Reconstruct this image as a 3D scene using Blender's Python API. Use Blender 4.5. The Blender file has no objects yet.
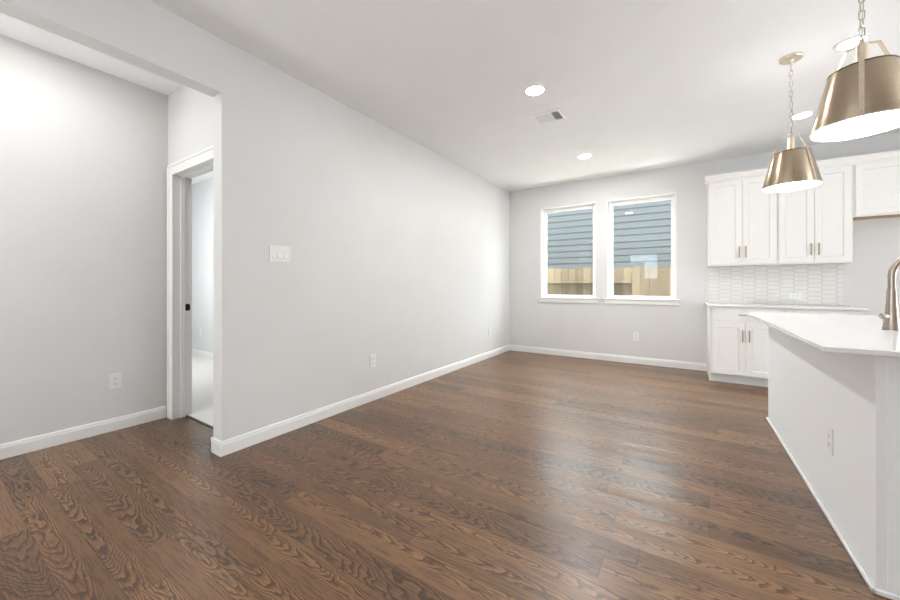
import bpy, bmesh, math, random
from mathutils import Vector, Matrix
PI = math.pi
random.seed(7)
SC = bpy.context.scene
COL = SC.collection

# ------------------------------------------------------------------ camera
YAW = math.atan(235 / 359.0)
cam_d = bpy.data.cameras.new('camera')
cam_d.sensor_width = 36.0
cam_d.lens = 36.0 * 359.0 / 900.0
cam_d.shift_y = -14.5 / 900.0
cam_d.clip_start = 0.05
cam = bpy.data.objects.new('camera', cam_d)
COL.objects.link(cam)
cam.location = (0, 0, 1.12)
cam.rotation_euler = (PI / 2, 0, YAW)
SC.camera = cam

# ------------------------------------------------------------------ world, sun, hall lamps, fill lights, exposure
SKY = 15.0
w = bpy.data.worlds.new('sky')
SC.world = w
w.use_nodes = True
bg = w.node_tree.nodes['Background']
bg.inputs[0].default_value = (0.92, 0.97, 1.0, 1)
bg.inputs[1].default_value = SKY

sun_d = bpy.data.lights.new('sun', 'SUN')
sun_d.energy = 36.0
sun_d.angle = math.radians(1.0)
sun_d.color = (1.0, 0.95, 0.88)
sun = bpy.data.objects.new('sun', sun_d)
COL.objects.link(sun)
sun.rotation_euler = (math.radians(15), math.radians(5), 0)

def area(name, loc, rot, sx, sy, power, color=(1, 1, 1)):
    d = bpy.data.lights.new(name, 'AREA')
    d.shape = 'RECTANGLE'
    d.size, d.size_y = sx, sy
    d.energy = power
    d.color = color
    o = bpy.data.objects.new(name, d)
    COL.objects.link(o)
    o.location = loc
    o.rotation_euler = rot
    return o

# unseen area lights: the hall's ceiling lamps, the rest added as fill
area('hall_fill', (-3.53, -1.47, 1.25), (math.radians(112), 0, 0), 0.28, 1.7, 33, (0.98, 0.99, 1.0))  # added at the closed hall end to brighten door wall and ceiling
area('hall_lamp', (-3.12, 0.42, 2.73), (0, 0, 0), 0.12, 0.12, 6.0, (1.0, 0.99, 0.97))
area('hall_lamp', (-3.12, -0.6, 2.73), (0, 0, 0), 0.12, 0.12, 6.8, (1.0, 0.99, 0.97))
area('bedroom_fill_top', (-4.9, 1.9, 2.70), (0, 0, 0), 1.6, 0.5, 9, (0.93, 0.97, 1.0))  # added from above to brighten the bedroom
area('bedroom_fill_wall', (-5.4, 1.40, 1.45), (PI / 2, 0, 0), 1.6, 1.6, 21, (0.93, 0.97, 1.0))  # added before a solid wall to brighten the bedroom back wall
area('ceiling_fill_right', (4.0, 1.9, 0.45), (math.radians(168), 0, PI / 2), 1.8, 0.7, 60, (0.97, 0.985, 1.0))  # added low uplight to brighten the ceiling, no door here
area('ceiling_fill_kitchen', (3.9, 4.0, 0.7), (math.radians(165), 0, PI / 2), 2.0, 0.7, 24, (0.97, 0.985, 1.0))  # added uplight for the far ceiling and kitchen wall, no door here
area('island_fill', (-2.4, -1.8, 1.3), (math.radians(112), 0, -PI / 2), 1.3, 1.8, 96, (0.96, 0.985, 1.0))  # added by the solid left wall to brighten the island's long side
# added area light standing in for ground bounce, aimed up through the back windows
area('ground_bounce_fill', (-1.05, 7.05, 0.45), (math.radians(118), 0, PI), 2.6, 0.5, 55, (1.0, 1.0, 0.98))

LAMP = 490.0         # emission of the recessed lamps, living side
LAMP_KITCHEN = 40.0  # the kitchen circuit, dimmed
PEND = 17.0           # emission of the pendant diffusers
SC.view_settings.view_transform = 'Standard'
SC.view_settings.look = 'None'
SC.view_settings.gamma = 1.0
SC.view_settings.use_curve_mapping = False
SC.view_settings.exposure = 0.07

# ------------------------------------------------------------------ node helpers
def new_mat(name):
    m = bpy.data.materials.new(name)
    m.use_nodes = True
    nt = m.node_tree
    return m, nt, nt.nodes['Principled BSDF']

class NT:
    def __init__(self, nt):
        self.nt = nt
    def n(self, t, **kw):
        nd = self.nt.nodes.new(t)
        for k, v in kw.items():
            setattr(nd, k, v)
        return nd
    def set(self, sock, v):
        if hasattr(v, 'is_output') or isinstance(v, bpy.types.NodeSocket):
            self.nt.links.new(v, sock)
        else:
            sock.default_value = v
    def math(self, op, a, b=None, c=None, clamp=False):
        nd = self.n('ShaderNodeMath', operation=op, use_clamp=clamp)
        self.set(nd.inputs[0], a)
        if b is not None:
            self.set(nd.inputs[1], b)
        if c is not None:
            self.set(nd.inputs[2], c)
        return nd.outputs[0]
    def comb(self, x, y, z):
        nd = self.n('ShaderNodeCombineXYZ')
        for i, v in enumerate((x, y, z)):
            self.set(nd.inputs[i], v)
        return nd.outputs[0]
    def noise(self, vec, scale=1.0, detail=2.0, rough=0.5, dist=0.0):
        nd = self.n('ShaderNodeTexNoise')
        self.nt.links.new(vec, nd.inputs['Vector'])
        nd.inputs['Scale'].default_value = scale
        nd.inputs['Detail'].default_value = detail
        nd.inputs['Roughness'].default_value = rough
        nd.inputs['Distortion'].default_value = dist
        return nd.outputs['Fac']
    def white(self, vec):
        nd = self.n('ShaderNodeTexWhiteNoise', noise_dimensions='3D')
        self.nt.links.new(vec, nd.inputs['Vector'])
        return nd.outputs['Value']
    def ramp(self, fac, stops):
        nd = self.n('ShaderNodeValToRGB')
        self.set(nd.inputs[0], fac)
        el = nd.color_ramp.elements
        while len(el) < len(stops):
            el.new(0.5)
        for e, (p, c) in zip(el, stops):
            e.position = p
            e.color = (*c, 1)
        return nd.outputs[0]
    def mix(self, fac, a, b, mode='MIX'):
        nd = self.n('ShaderNodeMix', data_type='RGBA', blend_type=mode)
        self.set(nd.inputs[0], fac)
        self.set(nd.inputs[6], a)
        self.set(nd.inputs[7], b)
        return nd.outputs[2]
    def bump(self, height, strength, dist, bsdf):
        nd = self.n('ShaderNodeBump')
        nd.inputs['Strength'].default_value = strength
        nd.inputs['Distance'].default_value = dist
        self.set(nd.inputs['Height'], height)
        self.nt.links.new(nd.outputs[0], bsdf.inputs['Normal'])
    def coord(self):
        return self.n('ShaderNodeTexCoord').outputs['Object']

def plain(name, col, rough=0.5, metal=0.0, vary=0.03, scale=40.0, bump=0.0, spec=0.5, bscale=None):
    m, nt, b = new_mat(name)
    N = NT(nt)
    co = N.coord()
    f = N.noise(co, scale, 3)
    lo = tuple(max(0, c * (1 - vary)) for c in col)
    hi = tuple(min(1, c * (1 + vary)) for c in col)
    nt.links.new(N.ramp(f, [(0.3, lo), (0.7, hi)]), b.inputs['Base Color'])
    b.inputs['Roughness'].default_value = rough
    b.inputs['Metallic'].default_value = metal
    b.inputs['Specular IOR Level'].default_value = spec
    if bump:
        N.bump(N.noise(co, bscale or scale, 2), bump, 0.002, b)
    return m

def srgb(r, g, b):
    f = lambda v: (v / 255 / 12.92) if v <= 10 else ((v / 255 + 0.055) / 1.055) ** 2.4
    return (f(r), f(g), f(b))

M = {}
M['wall'] = plain('wall_paint', (0.735, 0.732, 0.724), 0.7, vary=0.012, scale=3, bump=0.35, bscale=130, spec=0.3)
M['ceiling'] = plain('ceiling_paint', (0.895, 0.90, 0.902), 0.8, vary=0.012, scale=3, bump=0.35, bscale=90, spec=0.2)
M['trim'] = plain('trim_paint', (0.86, 0.855, 0.84), 0.35, vary=0.01)
M['cab'] = plain('cabinet_paint', (0.85, 0.84, 0.815), 0.38, vary=0.01)
M['island'] = plain('island_paint', (0.875, 0.885, 0.895), 0.4, vary=0.01)
M['toe'] = plain('toe_kick_paint', (0.8, 0.8, 0.785), 0.4, vary=0.01)
M['quartz'] = plain('white_quartz', (0.80, 0.797, 0.79), 0.12, vary=0.02, scale=60)
M['tile'] = plain('glazed_tile', (0.83, 0.815, 0.79), 0.18, vary=0.03, scale=9)
M['grout'] = plain('grout', (0.52, 0.50, 0.47), 0.85, vary=0.04)
M['plastic'] = plain('white_plastic', (0.85, 0.848, 0.835), 0.3, vary=0.01)
M['slot'] = plain('dark_slot', (0.05, 0.05, 0.05), 0.6)
M['threshold'] = plain('threshold_wood', (0.06, 0.045, 0.035), 0.5)
M['black'] = plain('black_metal', (0.012, 0.012, 0.012), 0.35, 0.6)
M['rawwood'] = plain('raw_plywood', (0.48, 0.32, 0.17), 0.6, vary=0.12, scale=14)
M['vinyl'] = plain('white_vinyl', (0.88, 0.88, 0.875), 0.35, vary=0.008)
M['vent'] = plain('vent_enamel', (0.88, 0.88, 0.875), 0.4, vary=0.01)
M['ventdark'] = plain('vent_dark_backing', (0.06, 0.06, 0.06), 0.8)
M['carpet'] = plain('carpet_pile', (0.78, 0.76, 0.73), 0.95, vary=0.18, scale=160, bump=0.8)
M['ground'] = plain('ground_soil', (0.20, 0.18, 0.12), 0.95, vary=0.3, scale=6)
M['roof'] = plain('roof_shingle', (0.12, 0.115, 0.11), 0.9, vary=0.3, scale=20)
M['fascia'] = plain('fascia_paint', (0.30, 0.36, 0.39), 0.6)
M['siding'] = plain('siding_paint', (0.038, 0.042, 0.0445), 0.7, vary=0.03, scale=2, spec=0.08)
M['outer'] = plain('outer_brick_paint', (0.5, 0.48, 0.45), 0.8)

def brushed(name, col, rough, aniso=0.6):
    m, nt, b = new_mat(name)
    N = NT(nt)
    co = N.coord()
    sep = N.n('ShaderNodeSeparateXYZ')
    nt.links.new(co, sep.inputs[0])
    v = N.comb(N.math('MULTIPLY', sep.outputs[0], 3.0), N.math('MULTIPLY', sep.outputs[1], 3.0), N.math('MULTIPLY', sep.outputs[2], 220.0))
    f = N.noise(v, 1.0, 3)
    nt.links.new(N.ramp(f, [(0.25, tuple(c * 0.88 for c in col)), (0.75, col)]), b.inputs['Base Color'])
    b.inputs['Metallic'].default_value = 1.0
    b.inputs['Roughness'].default_value = rough
    b.inputs['Anisotropic'].default_value = aniso
    tg = N.n('ShaderNodeTangent', direction_type='RADIAL', axis='Z')
    nt.links.new(tg.outputs[0], b.inputs['Tangent'])
    b.inputs['Anisotropic Rotation'].default_value = 0.25
    return m
M['shade'] = brushed('brushed_champagne_bronze', (0.43, 0.345, 0.25), 0.3)
M['rim'] = plain('dark_bronze_rim', (0.16, 0.125, 0.09), 0.4, 1.0)
M['strap'] = plain('satin_champagne', (0.66, 0.58, 0.46), 0.32, 1.0, vary=0.05)
M['nickel'] = plain('satin_nickel', (0.50, 0.47, 0.42), 0.32, 1.0, vary=0.04)
M['pull'] = plain('brass_pull', (0.47, 0.41, 0.29), 0.35, 1.0, vary=0.04)
M['faucet'] = brushed('brushed_faucet_steel', (0.40, 0.345, 0.295), 0.34, 0.4)

def emit(name, col, strength):
    m = bpy.data.materials.new(name)
    m.use_nodes = True
    nt = m.node_tree
    nt.nodes.clear()
    e = nt.nodes.new('ShaderNodeEmission')
    e.inputs[0].default_value = (*col, 1)
    e.inputs[1].default_value = strength
    o = nt.nodes.new('ShaderNodeOutputMaterial')
    nt.links.new(e.outputs[0], o.inputs[0])
    return m
M['lamp'] = emit('lamp_lens', (1.0, 0.99, 0.972), LAMP)
M['lamp_kitchen'] = emit('lamp_lens_kitchen', (1.0, 0.99, 0.972), LAMP_KITCHEN)
M['diffuser'] = emit('pendant_diffuser', (1.0, 0.99, 0.972), PEND)

def glass(tint=(0.95, 0.975, 0.97)):
    m = bpy.data.materials.new('window_glass')
    m.use_nodes = True
    nt = m.node_tree
    nt.nodes.clear()
    t = nt.nodes.new('ShaderNodeBsdfTransparent')
    t.inputs[0].default_value = (*tint, 1)
    g = nt.nodes.new('ShaderNodeBsdfGlossy')
    g.inputs['Roughness'].default_value = 0.0
    N = NT(nt)
    ge = N.n('ShaderNodeNewGeometry')
    dp = N.n('ShaderNodeVectorMath', operation='DOT_PRODUCT')
    nt.links.new(ge.outputs['Normal'], dp.inputs[0])
    nt.links.new(ge.outputs['Incoming'], dp.inputs[1])
    c1 = N.math('SUBTRACT', 1.0, N.math('ABSOLUTE', dp.outputs['Value']))
    fr = N.math('ADD', 0.04, N.math('MULTIPLY', N.math('POWER', c1, 5.0), 0.96))
    mx = nt.nodes.new('ShaderNodeMixShader')
    o = nt.nodes.new('ShaderNodeOutputMaterial')
    nt.links.new(fr, mx.inputs[0])
    nt.links.new(t.outputs[0], mx.inputs[1])
    nt.links.new(g.outputs[0], mx.inputs[2])
    nt.links.new(mx.outputs[0], o.inputs[0])
    return m
M['glass'] = glass()
M['tinted'] = glass((0.58, 0.61, 0.63))  # tint added to dim the sky mirrored in the back window

def floor_mat():
    m, nt, b = new_mat('oak_planks')
    N = NT(nt)
    sep = N.n('ShaderNodeSeparateXYZ')
    nt.links.new(N.coord(), sep.inputs[0])
    X, Y = sep.outputs[0], sep.outputs[1]
    PW, PL = 0.127, 1.25
    v = N.math('DIVIDE', N.math('SUBTRACT', Y, 0.444), PW)
    row = N.math('FLOOR', v)
    fy = N.math('SUBTRACT', v, row)
    off = N.math('MULTIPLY', N.white(N.comb(row, 3.3, 1.7)), 7.0)
    for k, xj in ((0, -1.663), (3, -1.54), (8, -0.28), (11, -0.28), (13, -0.36), (14, 0.105), (16, -0.33)):
        hit = N.math('COMPARE', row, float(k), 0.5)
        off = N.math('ADD', N.math('MULTIPLY', off, N.math('SUBTRACT', 1.0, hit)), N.math('MULTIPLY', hit, -xj / PL))
    u = N.math('ADD', N.math('DIVIDE', X, PL), off)
    col = N.math('FLOOR', u)
    fx = N.math('SUBTRACT', u, col)
    rp = N.white(N.comb(row, col, 0.5))
    rq = N.white(N.comb(row, col, 9.5))
    # cathedral grain: contour lines of a stretched noise field, one field per plank
    rs = N.white(N.comb(row, col, 21.5))
    gx = N.math('ADD', N.math('MULTIPLY', X, 1.6), N.math('MULTIPLY', rp, 90.0))
    gy = N.math('MULTIPLY', Y, 6.5)
    gv = N.comb(gx, gy, N.math('MULTIPLY', rq, 70.0))
    n1 = N.noise(gv, 1.0, 2.0, 0.5, 0.4)
    jag = N.noise(N.comb(N.math('MULTIPLY', X, 20.0), N.math('MULTIPLY', Y, 45.0), rp), 1.0, 2.0)
    # nested arches: a parabola across the board drifting along it, bent by the noise
    yl = N.math('SUBTRACT', fy, N.math('ADD', 0.15, N.math('MULTIPLY', rs, 0.7)))
    para = N.math('MULTIPLY', N.math('MULTIPLY', yl, yl), N.math('ADD', 6.0, N.math('MULTIPLY', rp, 30.0)))
    drift = N.math('MULTIPLY', X, N.math('ADD', 3.0, N.math('MULTIPLY', rq, 12.0)))
    t = N.math('ADD', N.math('ADD', N.math('MULTIPLY', n1, 12.0), N.math('MULTIPLY', jag, 1.5)), N.math('ADD', para, drift))
    ring = N.math('FRACT', t)
    pore = N.noise(N.comb(N.math('MULTIPLY', X, 8.0), N.math('MULTIPLY', Y, 170.0), rp), 1.0, 3.0)
    band = N.ramp(ring, [(0.0, (0.0, 0.0, 0.0)), (0.14, (0.10, 0.10, 0.10)), (0.42, (0.66, 0.66, 0.66)), (0.88, (1, 1, 1)), (1.0, (0.05, 0.05, 0.05))])
    big = N.noise(N.comb(N.math('MULTIPLY', X, 1.3), N.math('MULTIPLY', Y, 5.0), rq), 1.0, 1.0)
    tone = N.math('ADD', N.math('MULTIPLY', rp, 0.5), N.math('MULTIPLY', big, 0.5))
    light = N.ramp(tone, [(0.2, FL_LIGHT[0]), (0.5, FL_LIGHT[1]), (0.8, FL_LIGHT[2])])
    dark = N.ramp(tone, [(0.2, FL_DARK[0]), (0.8, FL_DARK[1])])
    c = N.mix(N.math('MULTIPLY', band, 1.0), dark, light)
    c = N.mix(N.math('MULTIPLY', N.ramp(pore, [(0.40, (1, 1, 1)), (0.50, (0, 0, 0))]), 0.55), c, dark)
    # seams
    e1 = N.math('MINIMUM', fy, N.math('SUBTRACT', 1.0, fy))
    s1 = N.math('LESS_THAN', e1, 0.008)
    e2 = N.math('MULTIPLY', N.math('MINIMUM', fx, N.math('SUBTRACT', 1.0, fx)), PL)
    s2 = N.math('LESS_THAN', e2, 0.0013)
    seam = N.math('MAXIMUM', s1, s2)
    c = N.mix(N.math('MULTIPLY', seam, 0.8), c, (0.012, 0.007, 0.004, 1))
    nt.links.new(c, b.inputs['Base Color'])
    rr = N.math('ADD', 0.33, N.math('MULTIPLY', band, -0.04))
    N.set(b.inputs['Roughness'], rr)
    b.inputs['Specular IOR Level'].default_value = 0.56
    h = N.math('SUBTRACT', N.math('ADD', N.math('MULTIPLY', band, 0.35), N.math('MULTIPLY', pore, 0.35)), N.math('MULTIPLY', seam, 2.0))
    N.bump(h, 0.35, 0.0015, b)
    return m
FL_LIGHT = [(0.155, 0.076, 0.033), (0.25, 0.126, 0.055), (0.36, 0.192, 0.088)]
FL_DARK = [(0.033, 0.0165, 0.0085), (0.078, 0.039, 0.019)]
M['floor'] = floor_mat()

def fence_mat():
    m, nt, b = new_mat('cedar_boards')
    N = NT(nt)
    co = N.coord()
    sep = N.n('ShaderNodeSeparateXYZ')
    nt.links.new(co, sep.inputs[0])
    X, Y, Z = sep.outputs
    idx = N.math('FLOOR', N.math('DIVIDE', X, 0.145))
    rp = N.white(N.comb(idx, 2.2, 0.1))
    g = N.noise(N.comb(N.math('MULTIPLY', X, 60.0), N.math('MULTIPLY', Z, 4.0), rp), 1.0, 3.0, 0.6, 0.6)
    tone = N.math('ADD', N.math('MULTIPLY', rp, 0.5), N.math('MULTIPLY', g, 0.5))
    c = N.ramp(tone, [(0.2, (0.052, 0.038, 0.024)), (0.5, (0.092, 0.071, 0.047)), (0.8, (0.125, 0.101, 0.070))])
    vo = N.n('ShaderNodeTexVoronoi')
    nt.links.new(N.comb(N.math('MULTIPLY', X, 9.0), 0.0, N.math('MULTIPLY', Z, 5.0)), vo.inputs['Vector'])
    vo.inputs['Scale'].default_value = 1.0
    knot = N.math('LESS_THAN', vo.outputs['Distance'], 0.13)
    c = N.mix(N.math('MULTIPLY', knot, 0.7), c, (0.018, 0.010, 0.006, 1))
    nt.links.new(c, b.inputs['Base Color'])
    b.inputs['Roughness'].default_value = 0.8
    b.inputs['Specular IOR Level'].default_value = 0.1
    return m
M['fence'] = fence_mat()

# ------------------------------------------------------------------ mesh helpers
def bx(bm, x0, x1, y0, y1, z0, z1, bev=0.0, seg=1):
    vs = [bm.verts.new((x, y, z)) for x in (x0, x1) for y in (y0, y1) for z in (z0, z1)]
    f = [(0, 1, 3, 2), (4, 6, 7, 5), (0, 4, 5, 1), (2, 3, 7, 6), (0, 2, 6, 4), (1, 5, 7, 3)]
    fs = [bm.faces.new([vs[i] for i in q]) for q in f]
    if bev > 0:
        es = list({e for q in fs for e in q.edges})
        bmesh.ops.bevel(bm, geom=es, offset=bev, segments=seg, affect='EDGES', profile=0.5)
    return vs

def prism(bm, pts, axis, a, b):
    """extrude a 2-D polygon along an axis: pts are (u,v) of the other two axes in xyz order"""
    def P(u, v, t):
        return {'x': (t, u, v), 'y': (u, t, v), 'z': (u, v, t)}[axis]
    A = [bm.verts.new(P(u, v, a)) for u, v in pts]
    B = [bm.verts.new(P(u, v, b)) for u, v in pts]
    bm.faces.new(A)
    bm.faces.new(B[::-1])
    n = len(pts)
    for i in range(n):
        bm.faces.new((A[i], B[i], B[(i + 1) % n], A[(i + 1) % n]))

def lathe(bm, prof, n=48, cx=0, cy=0, closed=False):
    rings = []
    for r, z in prof:
        if r < 1e-6:
            rings.append([bm.verts.new((cx, cy, z))])
        else:
            rings.append([bm.verts.new((cx + r * math.cos(2 * PI * i / n), cy + r * math.sin(2 * PI * i / n), z)) for i in range(n)])
    seq = list(zip(rings, rings[1:]))
    if closed:
        seq.append((rings[-1], rings[0]))
    for A, B in seq:
        for i in range(n):
            j = (i + 1) % n
            if len(A) == 1 and len(B) == 1:
                continue
            if len(A) == 1:
                bm.faces.new((A[0], B[i], B[j]))
            elif len(B) == 1:
                bm.faces.new((A[i], A[j], B[0]))
            else:
                bm.faces.new((A[i], A[j], B[j], B[i]))

def tube(bm, path, radii, n=16, caps=True, loop=False):
    path = [Vector(p) for p in path]
    if not isinstance(radii, (list, tuple)):
        radii = [radii] * len(path)
    rings = []
    up = None
    m = len(path)
    for i, p in enumerate(path):
        if loop:
            t = (path[(i + 1) % m] - path[i - 1]).normalized()
        else:
            t = (path[min(i + 1, m - 1)] - path[max(i - 1, 0)]).normalized()
        if up is None:
            up = t.orthogonal().normalized()
        up = (up - t * up.dot(t)).normalized()
        side = t.cross(up)
        rings.append([bm.verts.new(p + (up * math.cos(2 * PI * k / n) + side * math.sin(2 * PI * k / n)) * radii[i]) for k in range(n)])
    pairs = list(zip(rings, rings[1:]))
    if loop:
        pairs.append((rings[-1], rings[0]))
    for A, B in pairs:
        for k in range(n):
            j = (k + 1) % n
            bm.faces.new((A[k], A[j], B[j], B[k]))
    if caps and not loop:
        bm.faces.new(rings[0][::-1])
        bm.faces.new(rings[-1])

def obj(name, bm, mat, parent=None, smooth=False, loc=None, rot=None):
    bmesh.ops.recalc_face_normals(bm, faces=bm.faces[:])
    me = bpy.data.meshes.new(name)
    bm.to_mesh(me)
    bm.free()
    if smooth:
        me.polygons.foreach_set('use_smooth', [True] * len(me.polygons))
        try:
            me.set_sharp_from_angle(angle=math.radians(35))
        except Exception:
            pass
    mats = mat if isinstance(mat, (list, tuple)) else [mat]
    for q in mats:
        me.materials.append(q)
    o = bpy.data.objects.new(name, me)
    COL.objects.link(o)
    if parent is not None:
        o.parent = parent
    if loc is not None:
        o.location = loc
    if rot is not None:
        o.rotation_euler = rot
    return o

def B():
    return bmesh.new()

def box_obj(name, dims, mat, parent=None, bev=0.0, loc=None):
    bm = B()
    bx(bm, *dims, bev=bev)
    return obj(name, bm, mat, parent, loc=loc)

def struct(o):
    o['kind'] = 'structure'
    return o

def tag(o, label, cat, group=None):
    o['label'] = label
    o['category'] = cat
    if group:
        o['group'] = group
    return o

def thing(name, label, cat, loc=(0, 0, 0), rotz=0.0, group=None):
    o = bpy.data.objects.new(name, None)
    o.empty_display_size = 0.1
    COL.objects.link(o)
    o.location = loc
    o.rotation_euler = (0, 0, rotz)
    return tag(o, label, cat, group)

def copy_tree(o, parent=None):
    c = o.copy()
    COL.objects.link(c)
    if parent is not None:
        c.parent = parent
    for ch in list(o.children):
        copy_tree(ch, c)
    return c

# ------------------------------------------------------------------ the room shell
XL = -2.546          # long left wall
TH = 0.117           # its thickness
YB = 5.766           # back wall
ZC = 2.74            # ceiling
XH = -3.69           # hall wall
YJ = 1.152           # end of the hall opening
YD = 1.245           # wall with the bedroom door
XR = 4.2             # kitchen side wall
YR = -3.3            # rear wall
ZH = 2.39            # header of the opening

struct(box_obj('floor', (XH - 0.1, XR + 0.1, YR - 0.1, YB + 0.16, -0.1, 0.0), M['floor']))
struct(box_obj('ceiling', (-7.2, XR + 0.1, YR - 0.1, YB + 0.17, ZC, ZC + 0.2), M['ceiling']))

bm = B()
bx(bm, XL - TH, XL, YJ, YB, 0, ZC)
bx(bm, XL - TH, XL, -0.45, YJ, ZH, ZC)
bx(bm, XL - TH, XL, YR, -0.45, 0, ZC)
struct(obj('wall_left', bm, M['wall']))

# back wall with two window openings
WIN = [(-1.99, -1.13), (-0.972, -0.098)]
WZ0, WZ1 = 0.93, 2.386
WT = 0.165
bm = B()
bx(bm, XL - TH, WIN[0][0], YB, YB + WT, 0, ZC)
bx(bm, WIN[0][1], WIN[1][0], YB, YB + WT, 0, ZC)
bx(bm, WIN[1][1], XR + 0.1, YB, YB + WT, 0, ZC)
for a, b_ in WIN:
    bx(bm, a, b_, YB, YB + WT, 0, WZ0)
    bx(bm, a, b_, YB, YB + WT, WZ1, ZC)
struct(obj('wall_back', bm, M['wall']))

# kitchen side wall and rear wall, with their openings (behind and beside the camera)
bm = B()
bx(bm, XR, XR + 0.12, YR, 1.2, 0, ZC)
bx(bm, XR, XR + 0.12, 2.2, YB, 0, ZC)
bx(bm, XR, XR + 0.12, 1.2, 2.2, 0, 0.9)
bx(bm, XR, XR + 0.12, 1.2, 2.2, 2.3, ZC)
struct(obj('wall_right', bm, M['wall']))
bm = B()
RX = [(-1.75, -1.3, 1.95, 2.3), (-1.3, -0.82, 1.35, 2.3)]
bx(bm, XH - 0.1, -1.75, YR - 0.12, YR, 0, ZC)
bx(bm, -1.75, -0.82, YR - 0.12, YR, 2.3, ZC)
bx(bm, -1.75, -1.3, YR - 0.12, YR, 0, 1.95)
bx(bm, -1.3, -0.82, YR - 0.12, YR, 0, 1.35)
bx(bm, -0.82, XR + 0.1, YR - 0.12, YR, 0, ZC)
struct(obj('wall_rear', bm, M['wall']))

# hall
bm = B()
bx(bm, XH - 0.1, XH, -1.6, YD, 0, ZC)
struct(obj('wall_hall', bm, M['wall']))
DX0, DX1, DZ = -3.572, -2.80, 2.045
bm = B()
bx(bm, XH - 0.1, DX0 - 0.02, YD, YD + TH, 0, ZC)
bx(bm, DX0 - 0.02, DX1 + 0.02, YD, YD + TH, DZ + 0.02, ZC)
bx(bm, DX1 + 0.02, XL - TH, YD, YD + TH, 0, ZC)
struct(obj('wall_hall_end', bm, M['wall']))
bm = B()
bx(bm, XH, XL - TH, -1.6, -1.5, 0, ZC)
struct(obj('wall_hall_front', bm, M['wall']))

# bedroom beyond the door
struct(box_obj('floor_bedroom', (-7.2, XL - TH, YD + 0.10, 2.75, -0.1, 0.012), M['carpet']))
struct(box_obj('wall_bedroom_back', (-7.2, XL - TH, 2.55, 2.66, 0, ZC), M['wall']))
struct(box_obj('wall_bedroom_left', (-7.2, -7.08, YD + TH, 2.66, 0, ZC), M['wall']))
struct(box_obj('wall_bedroom_front', (-7.2, XH - 0.1, YD, YD + TH, 0, ZC), M['wall']))

# baseboards
BBH = 0.098
def bb_prof(d=1):
    return [(0, 0.001), (0.013 * d, 0.001), (0.013 * d, 0.072), (0.010 * d, 0.080), (0.009 * d, 0.090), (0.004 * d, BBH), (0, BBH)]
bm = B()
prism(bm, [(XL + u, z) for u, z in bb_prof()], 'y', YJ - 0.013, YB - 0.001)
prism(bm, [(YJ - u, z) for u, z in bb_prof()], 'x', XL - TH - 0.013, XL + 0.0005)
prism(bm, [(XL - TH - u, z) for u, z in bb_prof()], 'y', YJ - 0.013, YD - 0.02)
struct(obj('baseboard_left', bm, M['trim']))
bm = B()
prism(bm, [(YB - u, z) for u, z in bb_prof()], 'x', XL + 0.013, 0.240)
struct(obj('baseboard_back', bm, M['trim']))
bm = B()
prism(bm, [(XH + u, z) for u, z in bb_prof()], 'y', -1.5, YD - 0.02)
struct(obj('baseboard_hall', bm, M['trim']))
bm = B()
prism(bm, [(2.55 - u, z + 0.012) for u, z in bb_prof()], 'x', -7.0, -2.8)
struct(obj('baseboard_bedroom', bm, M['trim']))
bm = B()
prism(bm, [(YB - u, z) for u, z in bb_prof()], 'x', 1.47, XR)
struct(obj('baseboard_kitchen', bm, M['trim']))

# bedroom door frame
bm = B()
CW = 0.085
def casing(bm, y, s):
    # stepped casing boards around the opening, flat with a raised back band
    for (x0, x1) in ((DX0 - CW, DX0 + 0.005), (DX1 - 0.005, DX1 + CW)):
        bx(bm, x0, x1, min(y, y + s * 0.014), max(y, y + s * 0.014), 0.001, DZ + CW, 0.002)
    bx(bm, DX0 + 0.005, DX1 - 0.005, min(y, y + s * 0.014), max(y, y + s * 0.014), DZ - 0.005, DZ + CW, 0.002)
    bx(bm, DX0 - CW, DX1 + CW, min(y, y + s * 0.02), max(y, y + s * 0.02), DZ + CW - 0.022, DZ + CW, 0.003)
    bx(bm, DX0 - CW, DX0 - CW + 0.022, min(y, y + s * 0.02), max(y, y + s * 0.02), 0.001, DZ + CW, 0.003)
    bx(bm, DX1 + CW - 0.022, DX1 + CW, min(y, y + s * 0.02), max(y, y + s * 0.02), 0.001, DZ + CW, 0.003)
casing(bm, YD, -1)
casing(bm, YD + TH, 1)
door = struct(obj('door_1', bm, M['trim']))
bm = B()
bx(bm, DX0 - 0.02, DX0, YD, YD + TH, 0.001, DZ + 0.02)
bx(bm, DX1, DX1 + 0.02, YD, YD + TH, 0.001, DZ + 0.02)
bx(bm, DX0, DX1, YD, YD + TH, DZ, DZ + 0.02)
obj('jamb', bm, M['trim'], door)
bm = B()
bx(bm, DX0, DX0 + 0.011, YD + 0.045, YD + 0.08, 0.001, DZ, 0.002)
bx(bm, DX1 - 0.011, DX1, YD + 0.045, YD + 0.08, 0.001, DZ, 0.002)
bx(bm, DX0, DX1, YD + 0.045, YD + 0.08, DZ - 0.011, DZ, 0.002)
obj('door_stop', bm, M['trim'], door)
bm = B()
bx(bm, DX0 - 0.001, DX0 + 0.0025, YD + 0.082, YD + 0.114, 0.905, 0.962, 0.001)
bx(bm, DX0 + 0.001, DX0 + 0.006, YD + 0.108, YD + 0.117, 0.915, 0.952, 0.001)
o = obj('strike_plate', bm, M['black'], door)
o['label'] = 'black strike plate'
struct(box_obj('trim_1', (DX0, DX1, YD + 0.085, YD + 0.10, 0.0, 0.008), M['threshold']))

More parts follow.
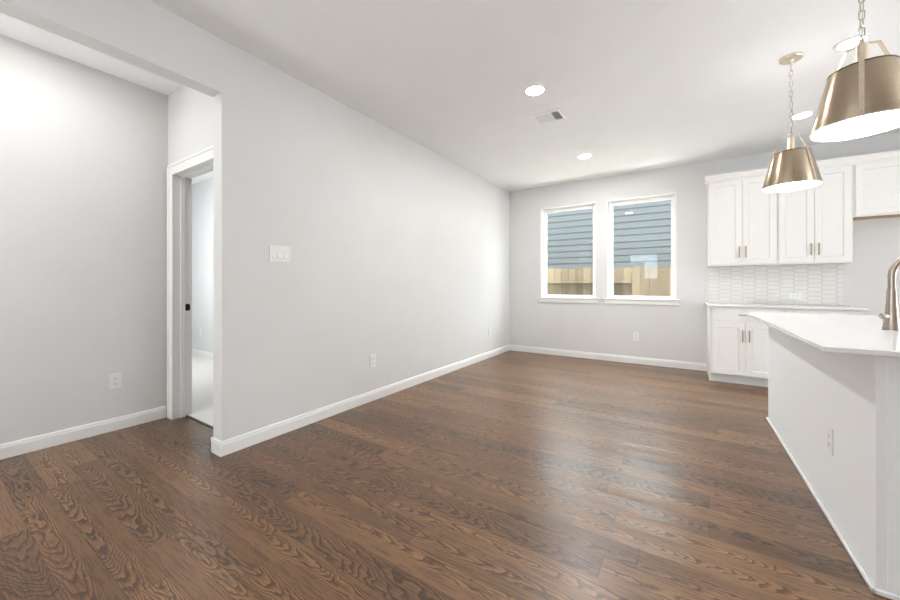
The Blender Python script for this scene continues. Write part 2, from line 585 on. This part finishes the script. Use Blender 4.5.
# windows
GY = YB + 0.105
def window(n, a, b_):
    fw = 0.044
    bm = B()
    # painted liner of the opening
    bx(bm, a, a + 0.012, YB - 0.002, GY + 0.05, WZ0, WZ1)
    bx(bm, b_ - 0.012, b_, YB - 0.002, GY + 0.05, WZ0, WZ1)
    bx(bm, a + 0.012, b_ - 0.012, YB - 0.002, GY + 0.05, WZ1 - 0.012, WZ1)
    root = struct(obj('window_%d' % n, bm, M['vinyl']))
    bm = B()
    x0, x1, z0, z1 = a + 0.012, b_ - 0.012, WZ0, WZ1 - 0.012
    for q in ((x0, x0 + fw, z0, z1), (x1 - fw, x1, z0, z1), (x0 + fw, x1 - fw, z1 - fw, z1), (x0 + fw, x1 - fw, z0, z0 + fw * 0.7)):
        bx(bm, q[0], q[1], GY - 0.025, GY + 0.05, q[2], q[3], 0.002)
    # glazing bead, a step back towards the glass
    s = fw - 0.004
    for q in ((x0 + s, x0 + fw + 0.008, z0 + s * .7, z1 - s), (x1 - fw - 0.008, x1 - s, z0 + s * .7, z1 - s), (x0 + s, x1 - s, z1 - fw - 0.008, z1 - s), (x0 + s, x1 - s, z0 + s * 0.7, z0 + fw * 0.7 + 0.008)):
        bx(bm, q[0], q[1], GY - 0.012, GY + 0.03, q[2], q[3], 0.002)
    obj('window_frame', bm, M['vinyl'], root)
    obj_b = B()
    bx(obj_b, x0 + fw - 0.002, x1 - fw + 0.002, GY, GY + 0.004, z0 + fw * 0.7 - 0.002, z1 - fw + 0.002)
    obj('glass_pane', obj_b, M['glass'], root)
    bm = B()
    bx(bm, a - 0.045, b_ + 0.045, YB - 0.028, YB - 0.0005, WZ0 - 0.018, WZ0, 0.004, 2)
    bx(bm, a, b_, YB - 0.001, GY + 0.04, WZ0 - 0.018, WZ0 + 0.001)
    obj('window_sill', bm, M['trim'], root)
    bm = B()
    bx(bm, a - 0.03, b_ + 0.03, YB - 0.016, YB - 0.0005, WZ0 - 0.082, WZ0 - 0.018, 0.003)
    obj('window_apron', bm, M['trim'], root)
window(1, *WIN[0])
window(2, *WIN[1])

# entry window behind the camera (mirrored in the right back window): transom and side light
bm = B()
for (x0, x1, z0, z1) in ((-1.75, -0.82, 2.27, 2.3), (-1.75, -1.3, 1.95, 1.98), (-1.75, -1.72, 1.98, 2.27), (-0.85, -0.82, 1.35, 2.27), (-1.3, -1.27, 1.35, 1.98), (-1.27, -0.85, 1.35, 1.38)):
    bx(bm, x0, x1, YR - 0.10, YR - 0.04, z0, z1)
root = struct(obj('window_3', bm, M['vinyl']))
bm = B()
bx(bm, -1.72, -0.85, YR - 0.075, YR - 0.07, 1.98, 2.27)
bx(bm, -1.27, -0.85, YR - 0.075, YR - 0.07, 1.38, 1.98)
obj('glass_pane', bm, M['tinted'], root)

# ------------------------------------------------------------------ outdoors
GZ = -0.32
struct(box_obj('ground', (-14, 12, YB + WT, 22, GZ - 0.1, GZ), M['ground']))

# neighbouring house, lap siding
HY = 9.5
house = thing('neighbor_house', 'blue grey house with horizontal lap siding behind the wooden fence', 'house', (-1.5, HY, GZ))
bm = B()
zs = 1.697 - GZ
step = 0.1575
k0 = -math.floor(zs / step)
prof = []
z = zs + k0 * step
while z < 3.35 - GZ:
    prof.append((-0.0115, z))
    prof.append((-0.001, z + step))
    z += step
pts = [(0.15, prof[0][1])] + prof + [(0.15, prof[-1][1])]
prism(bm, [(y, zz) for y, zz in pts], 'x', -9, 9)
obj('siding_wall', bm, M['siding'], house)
ZT = prof[-1][1]
bm = B()
bx(bm, -9.3, 9.3, -0.10, 0.2, ZT - 0.02, ZT + 0.12)
obj('eave', bm, M['fascia'], house)
bm = B()
prism(bm, [(-0.12, ZT + 0.16), (5.0, ZT + 1.7), (5.0, ZT + 1.6), (-0.12, ZT + 0.12)], 'x', -9.4, 9.4)
obj('roof', bm, M['roof'], house)
bm = B()
bx(bm, -9, 9, 0.16, 5, 0, ZT)
obj('inner_wall', bm, M['fascia'], house)

# wooden fence, two runs: rails towards us on the left, boards towards us on the right
FY = 7.4
FT = 1.465
def board(bm, x0, x1, y0, y1, top):
    c = 0.022
    prism(bm, [(x0, GZ + 0.03), (x1, GZ + 0.03), (x1, top - c), (x1 - c, top), (x0 + c, top), (x0, top - c)], 'y', y0, y1)
def fence_run(name, label, x0, n_boards, rail_front):
    x1 = x0 + n_boards * 0.145
    root = thing(name, label, 'fence', ((x0 + x1) / 2, FY + (0.0 if rail_front else 0.0), GZ))
    bm = B()
    off = (x0 + x1) / 2
    for k in range(n_boards):
        x = x0 + k * 0.145
        top = FT + random.uniform(-0.012, 0.012) - GZ
        c = 0.024
        a, b2 = x + 0.003 - off, x + 0.142 - off
        y0, y1 = (0.0, 0.018) if rail_front else (-0.06, -0.042)
        y0 += random.uniform(-0.002, 0.002)
        prism(bm, [(a, 0.03), (b2, 0.03), (b2, top - c), (b2 - c, top), (a + c, top), (a, top - c)], 'y', y0, y1)
    ob = obj('fence_boards', bm, M['fence'], root)
    for zz in (1.19, 0.45, -0.15):
        bm = B()
        if rail_front:
            bx(bm, x0 - off, x1 - off, -0.089, -0.002, zz - GZ - 0.02, zz - GZ + 0.02)
        else:
            bx(bm, x0 - off, x1 - off, -0.039, -0.001, zz - GZ - 0.045, zz - GZ + 0.045)
        obj('fence_rail', bm, M['fence'], root)
    px = x0 + 0.5
    while px < x1:
        bm = B()
        bx(bm, px - 0.045 - off, px + 0.045 - off, 0.022, 0.11, 0.0, 1.6)
        obj('fence_post', bm, M['fence'], root)
        px += 2.4
    return root
fence_run('wooden_fence', 'tan wooden fence run with its horizontal rails facing the windows', -0.82 - 36 * 0.145, 36, True)
fence_run('wooden_fence', 'tan wooden fence run of plain boards without rails in right window', -0.818, 36, False)

# ------------------------------------------------------------------ kitchen cabinets
def shaker(bm, x0, x1, z0, z1, y, th=0.019, rail=0.057, rec=0.009):
    """front face at y (towards -Y), recessed centre panel"""
    def ring(a, b_, c, d, yy):
        return [bm.verts.new(p) for p in ((a, yy, c), (b_, yy, c), (b_, yy, d), (a, yy, d))]
    bv = 0.0018
    O = ring(x0 + bv, x1 - bv, z0 + bv, z1 - bv, y)
    O2 = ring(x0, x1, z0, z1, y + bv)
    I = ring(x0 + rail, x1 - rail, z0 + rail, z1 - rail, y)
    R = ring(x0 + rail + 0.004, x1 - rail - 0.004, z0 + rail + 0.004, z1 - rail - 0.004, y + rec)
    K = ring(x0, x1, z0, z1, y + th)
    for A, C in ((O, I), (I, R), (O2, O), (K, O2)):
        for i in range(4):
            j = (i + 1) % 4
            bm.faces.new((A[i], A[j], C[j], C[i]))
    bm.faces.new(R)
    bm.faces.new(K[::-1])

def pull(parent, x, z, y, length=0.13, vertical=True):
    bm = B()
    h = length / 2
    if vertical:
        bx(bm, x - 0.006, x + 0.006, y - 0.032, y - 0.022, z - h, z + h, 0.0015)
        for s in (-1, 1):
            bx(bm, x - 0.005, x + 0.005, y - 0.024, y + 0.001, z + s * (h - 0.016) - 0.005, z + s * (h - 0.016) + 0.005)
    else:
        bx(bm, x - h, x + h, y - 0.032, y - 0.022, z - 0.006, z + 0.006, 0.0015)
        for s in (-1, 1):
            bx(bm, x + s * (h - 0.016) - 0.005, x + s * (h - 0.016) + 0.005, y - 0.024, y + 0.001, z - 0.005, z + 0.005)
    o = obj('handle', bm, M['pull'], parent)
    o['label'] = 'slim brass bar pull'
    return o

def upper_cabinet(label, x0, x1, z0, z1, doors, handles=True, depth=0.33, group=None, raw=False):
    """local origin: back-left-bottom at the wall"""
    t = thing('wall_cabinet', label, 'cabinet', (x0, YB, z0), group=group)
    W, Hh = x1 - x0, z1 - z0
    bm = B()
    bx(bm, 0, W, -depth + 0.014, -0.002, 0.022 if raw else 0, Hh, 0.0015)
    if raw:
        bx(bm, 0, W, -depth + 0.014, -depth + 0.040, 0, 0.024)
        bx(bm, 0, 0.016, -depth + 0.040, -0.002, 0, 0.024)
        bx(bm, W - 0.016, W, -depth + 0.040, -0.002, 0, 0.024)
    obj('body', bm, M['cab'], t)
    if raw:
        bm = B()
        bx(bm, 0.016, W - 0.016, -depth + 0.040, -0.002, 0.006, 0.0215)
        o = obj('underside', bm, M['rawwood'], t)
        o['label'] = 'raw tan wood underside'
    for i, (a, b_) in enumerate(doors):
        bm = B()
        shaker(bm, a - x0, b_ - x0, 0.015, Hh - 0.025, -depth, 0.0135)
        d = obj('door', bm, M['cab'], t)
        if handles:
            hx = (b_ - x0 - 0.028) if i % 2 == 0 else (a - x0 + 0.028)
            pull(d, hx, 0.155, -depth)
    return t
GU = None
upper_cabinet('white shaker wall cabinet nearest the windows, with two doors and brass pulls', 0.245, 0.878, 1.36, 2.40, [(0.257, 0.5645), (0.5675, 0.868)])
upper_cabinet('white shaker wall cabinet behind the pendant lamps, with two doors and brass pulls', 0.880, 1.470, 1.36, 2.40, [(0.890, 1.1765), (1.1795, 1.460)])
upper_cabinet('short white wall cabinet mounted high over the empty fridge space, raw underside', 1.472, 2.40, 1.835, 2.40, [(1.487, 1.944), (1.948, 2.39)], handles=False, raw=True)

# crown moulding on top of the cabinets
bm = B()
yf = YB - 0.33
pr = [(0.0, 2.372), (-0.010, 2.372), (-0.012, 2.39), (-0.022, 2.40), (-0.036, 2.43), (-0.042, 2.437), (-0.042, 2.460), (0.0, 2.460)]
prism(bm, [(yf + u + 0.022, z) for u, z in [(p[0] - 0.022, p[1]) for p in pr]], 'x', 0.245 - 0.036, 2.40)
prism(bm, [(0.245 + u, z) for u, z in pr], 'y', yf - 0.036, YB - 0.002)
tag(obj('crown_moulding', bm, M['cab']), 'white crown moulding running along the top of the wall cabinets', 'moulding')

def base_cabinet(label, x0, x1, front=0.637):
    t = thing('base_cabinet', label, 'cabinet', (x0, YB, 0))
    W = x1 - x0
    bm = B()
    bx(bm, 0, W, -front + 0.014, -0.002, 0.102, 0.874, 0.001)
    obj('body', bm, M['cab'], t)
    bm = B()
    bx(bm, 0.001, W - 0.001, -front + 0.095, -front + 0.113, 0.001, 0.104)
    bx(bm, 0.001, 0.018, -front + 0.113, -0.002, 0.001, 0.104)
    obj('toe_kick', bm, M['toe'], t)
    bm = B()
    bx(bm, 0.014, W - 0.012, -front, -front + 0.0135, 0.722, 0.858, 0.002)
    d = obj('drawer', bm, M['cab'], t)
    pull(d, W / 2, 0.79, -front, 0.13, False)
    mid = W / 2
    for i, (a, b_) in enumerate(((0.014, mid - 0.0015), (mid + 0.0015, W - 0.012))):
        bm = B()
        shaker(bm, a, b_, 0.115, 0.703, -front, 0.0135)
        dd = obj('door', bm, M['cab'], t)
        pull(dd, (b_ - 0.028) if i == 0 else (a + 0.028), 0.558, -front)
    return t
base_cabinet('white base cabinet nearest the windows with one drawer above two doors', 0.250, 0.878)
base_cabinet('white base cabinet mostly hidden behind the kitchen island', 0.880, 1.466)
# side skin with its foot at the wall end
bm = B()
prism(bm, [(YB - 0.002, 0.001), (YB - 0.545, 0.001), (YB - 0.545, 0.10), (YB - 0.615, 0.10), (YB - 0.615, 0.874), (YB - 0.002, 0.874)], 'x', 0.240, 0.2495)
tag(obj('cabinet_end_panel', bm, M['cab']), 'white end panel closing the base cabinets on the window side', 'panel')

bm = B()
bx(bm, 0.212, 1.485, YB - 0.655, YB - 0.001, 0.876, 0.897, 0.003, 2)
tag(obj('countertop', bm, M['quartz']), 'white quartz countertop on the base cabinets along the back wall', 'countertop')

# backsplash: picket (long hexagon) tiles laid sideways on a grout bed
def clip(poly, lo, hi, ax):
    for sgn, lim in ((1, lo), (-1, -hi)):
        out = []
        for i in range(len(poly)):
            p, q = poly[i], poly[(i + 1) % len(poly)]
            a, b_ = sgn * p[ax] - lim, sgn * q[ax] - lim
            if a >= 0:
                out.append(p)
            if (a >= 0) != (b_ >= 0):
                t = a / (a - b_)
                out.append((p[0] + (q[0] - p[0]) * t, p[1] + (q[1] - p[1]) * t))
        poly = out
        if not poly:
            break
    return poly
TX0, TX1, TZ0, TZ1 = 0.228, 1.478, 0.898, 1.36
root = thing('backsplash', 'white picket tile backsplash between the counter and the wall cabinets', 'backsplash', (TX0, YB, TZ0))
bm = B()
bx(bm, 0, TX1 - TX0, -0.006, -0.0005, 0, TZ1 - TZ0)
obj('grout', bm, M['grout'], root)
bm = B()
PX, PZ, TIP = 0.118, 0.050, 0.018
g = 0.0016
ci = 0
x = -0.04
while x < TX1 - TX0 + 0.1:
    z = -PZ + (PZ / 2 if ci % 2 else 0)
    while z < TZ1 - TZ0 + PZ:
        hw, hz = PX / 2 - g, PZ / 2 - g
        poly = [(x - hw - TIP / 2, z), (x - hw + TIP / 2, z - hz), (x + hw - TIP / 2, z - hz), (x + hw + TIP / 2, z), (x + hw - TIP / 2, z + hz), (x - hw + TIP / 2, z + hz)]
        poly = clip(poly, 0.0005, TX1 - TX0 - 0.0005, 0)
        if poly:
            poly = clip(poly, 0.0005, TZ1 - TZ0 - 0.0005, 1)
        if len(poly) > 2:
            cx_ = sum(p[0] for p in poly) / len(poly)
            cz_ = sum(p[1] for p in poly) / len(poly)
            def ring(yy, s):
                return [bm.verts.new((cx_ + (p[0] - cx_) * (1 - s / 0.05), yy, cz_ + (p[1] - cz_) * (1 - s / 0.02))) for p in poly]
            A, C, D_ = ring(-0.005, 0), ring(-0.0082, 0), ring(-0.0092, 0.0012)
            n = len(poly)
            for P_, Q_ in ((A, C), (C, D_)):
                for i in range(n):
                    bm.faces.new((P_[i], P_[(i + 1) % n], Q_[(i + 1) % n], Q_[i]))
            bm.faces.new(D_)
        z += PZ
    x += PX
    ci += 1
obj('tiles', bm, M['tile'], root)

# ------------------------------------------------------------------ island
IX0, IX1, IY0, IY1 = 0.580, 1.36, 1.940, 3.955
isl = thing('kitchen_island', 'long white kitchen island base under the quartz top', 'island', (IX0, IY0, 0))
W, L_ = IX1 - IX0, IY1 - IY0
bm = B()
bx(bm, 0, W, 0, L_, 0.001, 0.875, 0.0015)
obj('body', bm, M['island'], isl)
bm = B()
bx(bm, 0.028, W - 0.028, -0.006, 0.001, 0.03, 0.874, 0.001)
obj('end_panel', bm, M['island'], isl)
bm = B()
bx(bm, -0.011, 0.0, -0.011, L_ + 0.011, 0.001, 0.022, 0.004)
bx(bm, -0.011, W, -0.011, 0.0, 0.001, 0.022, 0.004)
bx(bm, -0.011, W, L_, L_ + 0.011, 0.001, 0.022, 0.004)
obj('shoe_moulding', bm, M['trim'], isl)
bm = B()
bx(bm, 0.425, 1.52, 1.850, 3.985, 0.8765, 0.8965, 0.003, 2)
tag(obj('countertop', bm, M['quartz']), 'white quartz island top overhanging the island base, faucet standing on it', 'countertop')

# faucet
fa = thing('faucet', 'brushed metal gooseneck faucet standing on the island top', 'faucet', (0.870, 2.722, 0.8968), -0.15)
bm = B()
lathe(bm, [(0, 0), (0.034, 0), (0.034, 0.003), (0.0325, 0.008), (0.0285, 0.045), (0.0245, 0.09), (0.0210, 0.14), (0.0183, 0.198), (0.0183, 0.205), (0.0172, 0.207), (0, 0.207)], 40)
obj('body', bm, M['faucet'], fa, True)
bm = B()
path = [(0, 0, 0.206), (0, 0, 0.25)]
R = 0.105
for i in range(0, 25):
    a = PI - i / 24 * PI * 1.05
    path.append((R + R * math.cos(a), 0, 0.275 + R * math.sin(a)))
p = path[-1]
tube(bm, path, 0.0155, 24)
obj('spout', bm, M['faucet'], fa, True)
bm = B()
q = path[-2]
d = (Vector(path[-1]) - Vector(q)).normalized()
e = Vector(path[-1])
tube(bm, [e - d * 0.004, e + d * 0.02, e + d * 0.08, e + d * 0.10], [0.0175, 0.0185, 0.021, 0.0205], 24)
obj('spray_head', bm, M['faucet'], fa, True)
bm = B()
hd = Vector((-0.80, -0.60, 0)).normalized()
o0 = Vector((0, 0, 0.068))
tube(bm, [o0 + hd * 0.015, o0 + hd * 0.040], 0.0125, 20)
sd = hd.cross(Vector((0, 0, 1)))
c0 = o0 + hd * 0.046
tube(bm, [c0 + sd * (0.012 * math.cos(2 * PI * i / 24)) + Vector((0, 0, 0.012 * math.sin(2 * PI * i / 24))) for i in range(24)], 0.0032, 10, loop=True)
obj('lever', bm, M['nickel'], fa, True)

# ------------------------------------------------------------------ pendant lamps
def link(bm, c, ang, lz=0.021, lx=0.0095, r=0.0022):
    pts = []
    for i in range(20):
        a = 2 * PI * i / 20
        x = lx * math.cos(a)
        z = (lz - lx) * (1 if math.sin(a) >= 0 else -1) + lx * math.sin(a)
        pts.append((c[0] + x * math.cos(ang), c[1] + x * math.sin(ang), c[2] + z))
    tube(bm, pts, r, 8, loop=True)

def pendant(label, x, y, rot, ZB):
    t = thing('pendant_lamp', label, 'lamp', (x, y, ZB), rot, 'pendant lamps over the island')
    RB, RT, HS = 0.157, 0.101, 0.24
    bm = B()
    lathe(bm, [(RB, 0.0), (RB + 0.001, 0.003), (RT + 0.001, HS), (RT - 0.001, HS), (RB - 0.002, 0.003)], 72, closed=True)
    sh = obj('lamp_shade', bm, M['shade'], t, True)
    bm = B()
    lathe(bm, [(RT - 0.002, HS + 0.002), (RT + 0.0025, HS + 0.002), (RT + 0.003, HS - 0.004), (RT - 0.002, HS - 0.004)], 72, closed=True)
    obj('top_rim', bm, M['rim'], sh, True)
    bm = B()
    lathe(bm, [(RB - 0.003, 0.003), (RB + 0.002, 0.004), (RB + 0.0025, -0.001), (RB - 0.003, -0.001)], 72, closed=True)
    obj('bottom_rim', bm, M['strap'], sh, True)
    bm = B()
    lathe(bm, [(0, 0.004), (RB - 0.004, 0.004), (RB - 0.004, 0.009), (0, 0.009)], 64)
    obj('diffuser', bm, M['diffuser'], t)
    for k in range(3):
        a = 2 * PI * k / 3 + 0.35
        bm = B()
        lathe(bm, [(0, -0.002), (0.004, -0.001), (0.0045, 0.003), (0, 0.0035)], 12, (RB - 0.03) * math.cos(a), (RB - 0.03) * math.sin(a))
        obj('diffuser_screw', bm, M['nickel'], t, True)
    TOPZ = HS + 0.113
    for k in range(3):
        a = 2 * PI * k / 3
        bm = B()
        # flat strap: up the outside of the cone, above the rim, then in to the hub
        w2, th = 0.008, 0.002
        prof = [(RB + 0.003, 0.004), (RT + 0.0035, HS), (0.056, TOPZ), (0.004, TOPZ + 0.002)]
        inn = [(r - th if i < 3 else r, z - (0 if i < 2 else th)) for i, (r, z) in enumerate(prof)]
        ca, sa = math.cos(a), math.sin(a)
        def PT(r, z, s):
            return bm.verts.new((r * ca - s * w2 * sa, r * sa + s * w2 * ca, z))
        rows = [[PT(r, z, -1), PT(r, z, 1), PT(ri, zi, 1), PT(ri, zi, -1)] for (r, z), (ri, zi) in zip(prof, inn)]
        for A, C in zip(rows, rows[1:]):
            for i in range(4):
                j = (i + 1) % 4
                bm.faces.new((A[i], A[j], C[j], C[i]))
        bm.faces.new(rows[0])
        bm.faces.new(rows[-1][::-1])
        st = obj('strap', bm, M['strap'], t)
        for f in (0.06, 0.32, 0.62, 0.9):
            bm = B()
            r = RB + 0.003 + (RT - RB) * f
            z = HS * f + 0.004
            c = Vector((r * ca, r * sa, z))
            nrm = Vector((ca, sa, 0.22)).normalized()
            tube(bm, [c - nrm * 0.001, c + nrm * 0.0015, c + nrm * 0.0025], [0.0032, 0.0030, 0.0012], 10)
            obj('rivet', bm, M['nickel'], st, True)
    bm = B()
    lathe(bm, [(0, HS - 0.07), (0.02, HS - 0.07), (0.02, TOPZ - 0.006), (0.012, TOPZ), (0.012, TOPZ + 0.006), (0, TOPZ + 0.006)], 24)
    obj('socket', bm, M['strap'], t, True)
    bm = B()
    lathe(bm, [(0, TOPZ + 0.004), (0.006, TOPZ + 0.004), (0.006, TOPZ + 0.012), (0, TOPZ + 0.012)], 12)
    pts = [(0.013 * math.cos(2 * PI * i / 24), 0, TOPZ + 0.024 + 0.013 * math.sin(2 * PI * i / 24)) for i in range(24)]
    tube(bm, pts, 0.0026, 8, loop=True)
    obj('loop', bm, M['nickel'], t, True)
    bm = B()
    top = ZC - ZB
    z = TOPZ + 0.037 + 0.014
    k = 0
    while z < top - 0.05:
        link(bm, (0, 0, z), (PI / 2 if k % 2 == 0 else 0) + 0.5)
        z += 0.0365
        k += 1
    obj('chain', bm, M['nickel'], t, True)
    bm = B()
    lathe(bm, [(0, top - 0.001), (0.064, top - 0.001), (0.064, top - 0.012), (0.060, top - 0.019), (0.014, top - 0.022), (0.010, top - 0.034), (0, top - 0.036)], 48)
    lathe(bm, [(0, top - 0.058), (0.007, top - 0.058), (0.007, top - 0.03), (0, top - 0.03)], 12)
    obj('canopy', bm, M['strap'], t, True)
    tube_b = B()
    tube(tube_b, [(0.006, 0, TOPZ + 0.01), (0.008, 0.004, TOPZ + 0.2), (-0.004, -0.004, TOPZ + 0.4), (0.003, 0, top - 0.03)], 0.0015, 6)
    obj('cord', tube_b, M['nickel'], t)
    return t
pendant('large champagne metal pendant lamp over the near end of the island', 0.63, 2.24, -PI / 2 - 0.28, 1.795)
pendant('champagne metal pendant lamp over the far end of the island', 0.63, 3.46, -PI / 2 + 0.70, 1.82)

# ------------------------------------------------------------------ recessed ceiling lights and vent
def downlight(label, x, y, lamp='lamp'):
    t = thing('recessed_light', label, 'ceiling light', (x, y, ZC), group='recessed ceiling lights')
    bm = B()
    lathe(bm, [(0.066, -0.0005), (0.088, -0.0005), (0.088, -0.003), (0.080, -0.007), (0.068, -0.007)], 48, closed=True)
    obj('trim_ring', bm, M['plastic'], t, True)
    bm = B()
    lathe(bm, [(0, -0.006), (0.067, -0.006), (0.067, -0.002), (0, -0.002)], 40)
    obj('lens', bm, M[lamp], t)
    return t
downlight('lit recessed ceiling light beside the air vent, toward the camera', -1.04, 2.875)
downlight('lit recessed ceiling light closest to the two windows', -1.05, 4.68)
downlight('lit recessed ceiling light in front of the wall cabinets, behind the pendants', 0.93, 4.69, 'lamp_kitchen')
downlight('lit recessed ceiling light showing behind the near pendant lamp', 0.93, 3.47, 'lamp_kitchen')

vt = thing('ceiling_vent', 'white louvered air vent in the ceiling', 'vent', (-1.093, 3.405, ZC))
bm = B()
vw, vh = 0.135, 0.115
bx(bm, -vw, vw, -vh, -vh + 0.026, -0.010, -0.0005, 0.002)
bx(bm, -vw, vw, vh - 0.026, vh, -0.010, -0.0005, 0.002)
bx(bm, -vw, -vw + 0.026, -vh + 0.026, vh - 0.026, -0.010, -0.0005, 0.002)
bx(bm, vw - 0.026, vw, -vh + 0.026, vh - 0.026, -0.010, -0.0005, 0.002)
bx(bm, 0.035, 0.039, -vh + 0.026, vh - 0.026, -0.009, -0.001)
obj('vent_frame', bm, M['vent'], vt)
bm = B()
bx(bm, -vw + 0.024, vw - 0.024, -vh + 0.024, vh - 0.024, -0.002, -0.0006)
obj('dark_backing', bm, M['ventdark'], vt)  # dark plate, its colour stands for the shade inside the vent
bm = B()
x = -vw + 0.032
while x < vw - 0.03:
    s = 1 if x < 0.035 else -1
    dx = 0.0045 * s
    # slanted blade
    pts = [(x - dx, -0.010), (x - dx + 0.0012, -0.010), (x + dx + 0.0012, -0.002), (x + dx, -0.002)]
    prism(bm, pts, 'y', -vh + 0.025, vh - 0.025)
    x += 0.0125
obj('louvers', bm, M['vent'], vt)

# ------------------------------------------------------------------ outlets and switches
def outlet(label, loc, rotz, roll=0.0, group='wall outlets', part=True):
    """local: plate in the xz plane facing -y"""
    t = thing('wall_outlet', label, 'outlet', loc, rotz, group)
    t.rotation_euler = (0, roll, rotz)
    bm = B()
    bx(bm, -0.037, 0.037, -0.006, -0.0004, -0.061, 0.061, 0.0025, 2)
    obj('cover_plate', bm, M['plastic'], t)
    for s in (-1, 1):
        bm = B()
        pts = []
        for i in range(24):
            a = 2 * PI * i / 24
            pts.append((0.0165 * math.cos(a), max(-0.0125, min(0.0125, 0.0165 * math.sin(a))) + s * 0.0195))
        prism(bm, pts, 'y', -0.0078, -0.004)
        r = obj('receptacle', bm, M['plastic'], t)
        zc = s * 0.0195
        for q in ((-0.0075, -0.0052, -0.002, 0.0065), (0.0052, 0.0075, -0.002, 0.0065), (-0.002, 0.002, -0.0095, -0.005)):
            bm = B()
            bx(bm, q[0], q[1], -0.0083, -0.0070, zc + q[2], zc + q[3])
            o = obj('slot', bm, M['slot'], r)
            o['label'] = 'dark socket slot'
    return t
outlet('white duplex outlet low on the hall wall left of the door', (XH, 0.905, 0.38), PI / 2)
outlet('white duplex outlet on the long wall below and right of the switches', (XL, 2.512, 0.385), PI / 2)
outlet('white duplex outlet on the long wall next to the far corner', (XL, 5.012, 0.40), PI / 2)
outlet('white duplex outlet on the back wall below the right window', (-0.588, YB, 0.388), 0)
outlet('white duplex outlet on the flat side of the island', (IX0, 2.417, 0.385), -PI / 2)
outlet('white duplex outlet lying sideways in the tile backsplash', (1.085, YB - 0.0087, 0.996), 0, PI / 2)
outlet('white outlet in the bedroom, left one of the two seen through the doorway', (-6.28, 2.55, 0.39), 0)
outlet('white outlet in the bedroom, right one of the two seen through the doorway', (-5.62, 2.55, 0.39), 0)

sw = thing('light_switch', 'white three gang rocker switch plate on the long wall', 'switch', (XL, 1.555, 1.355), PI / 2)
bm = B()
bx(bm, -0.0835, 0.0835, -0.006, -0.0004, -0.060, 0.060, 0.0025, 2)
obj('cover_plate', bm, M['plastic'], sw)
for k in (-1, 0, 1):
    bm = B()
    x = k * 0.0465
    # tilted rocker
    prism(bm, [(-0.0065, -0.033), (-0.0115, -0.032), (-0.0075, 0.0), (-0.0068, 0.033), (-0.005, 0.033), (-0.005, -0.033)], 'x', x - 0.0165, x + 0.0165)
    obj('rocker', bm, M['plastic'], sw)
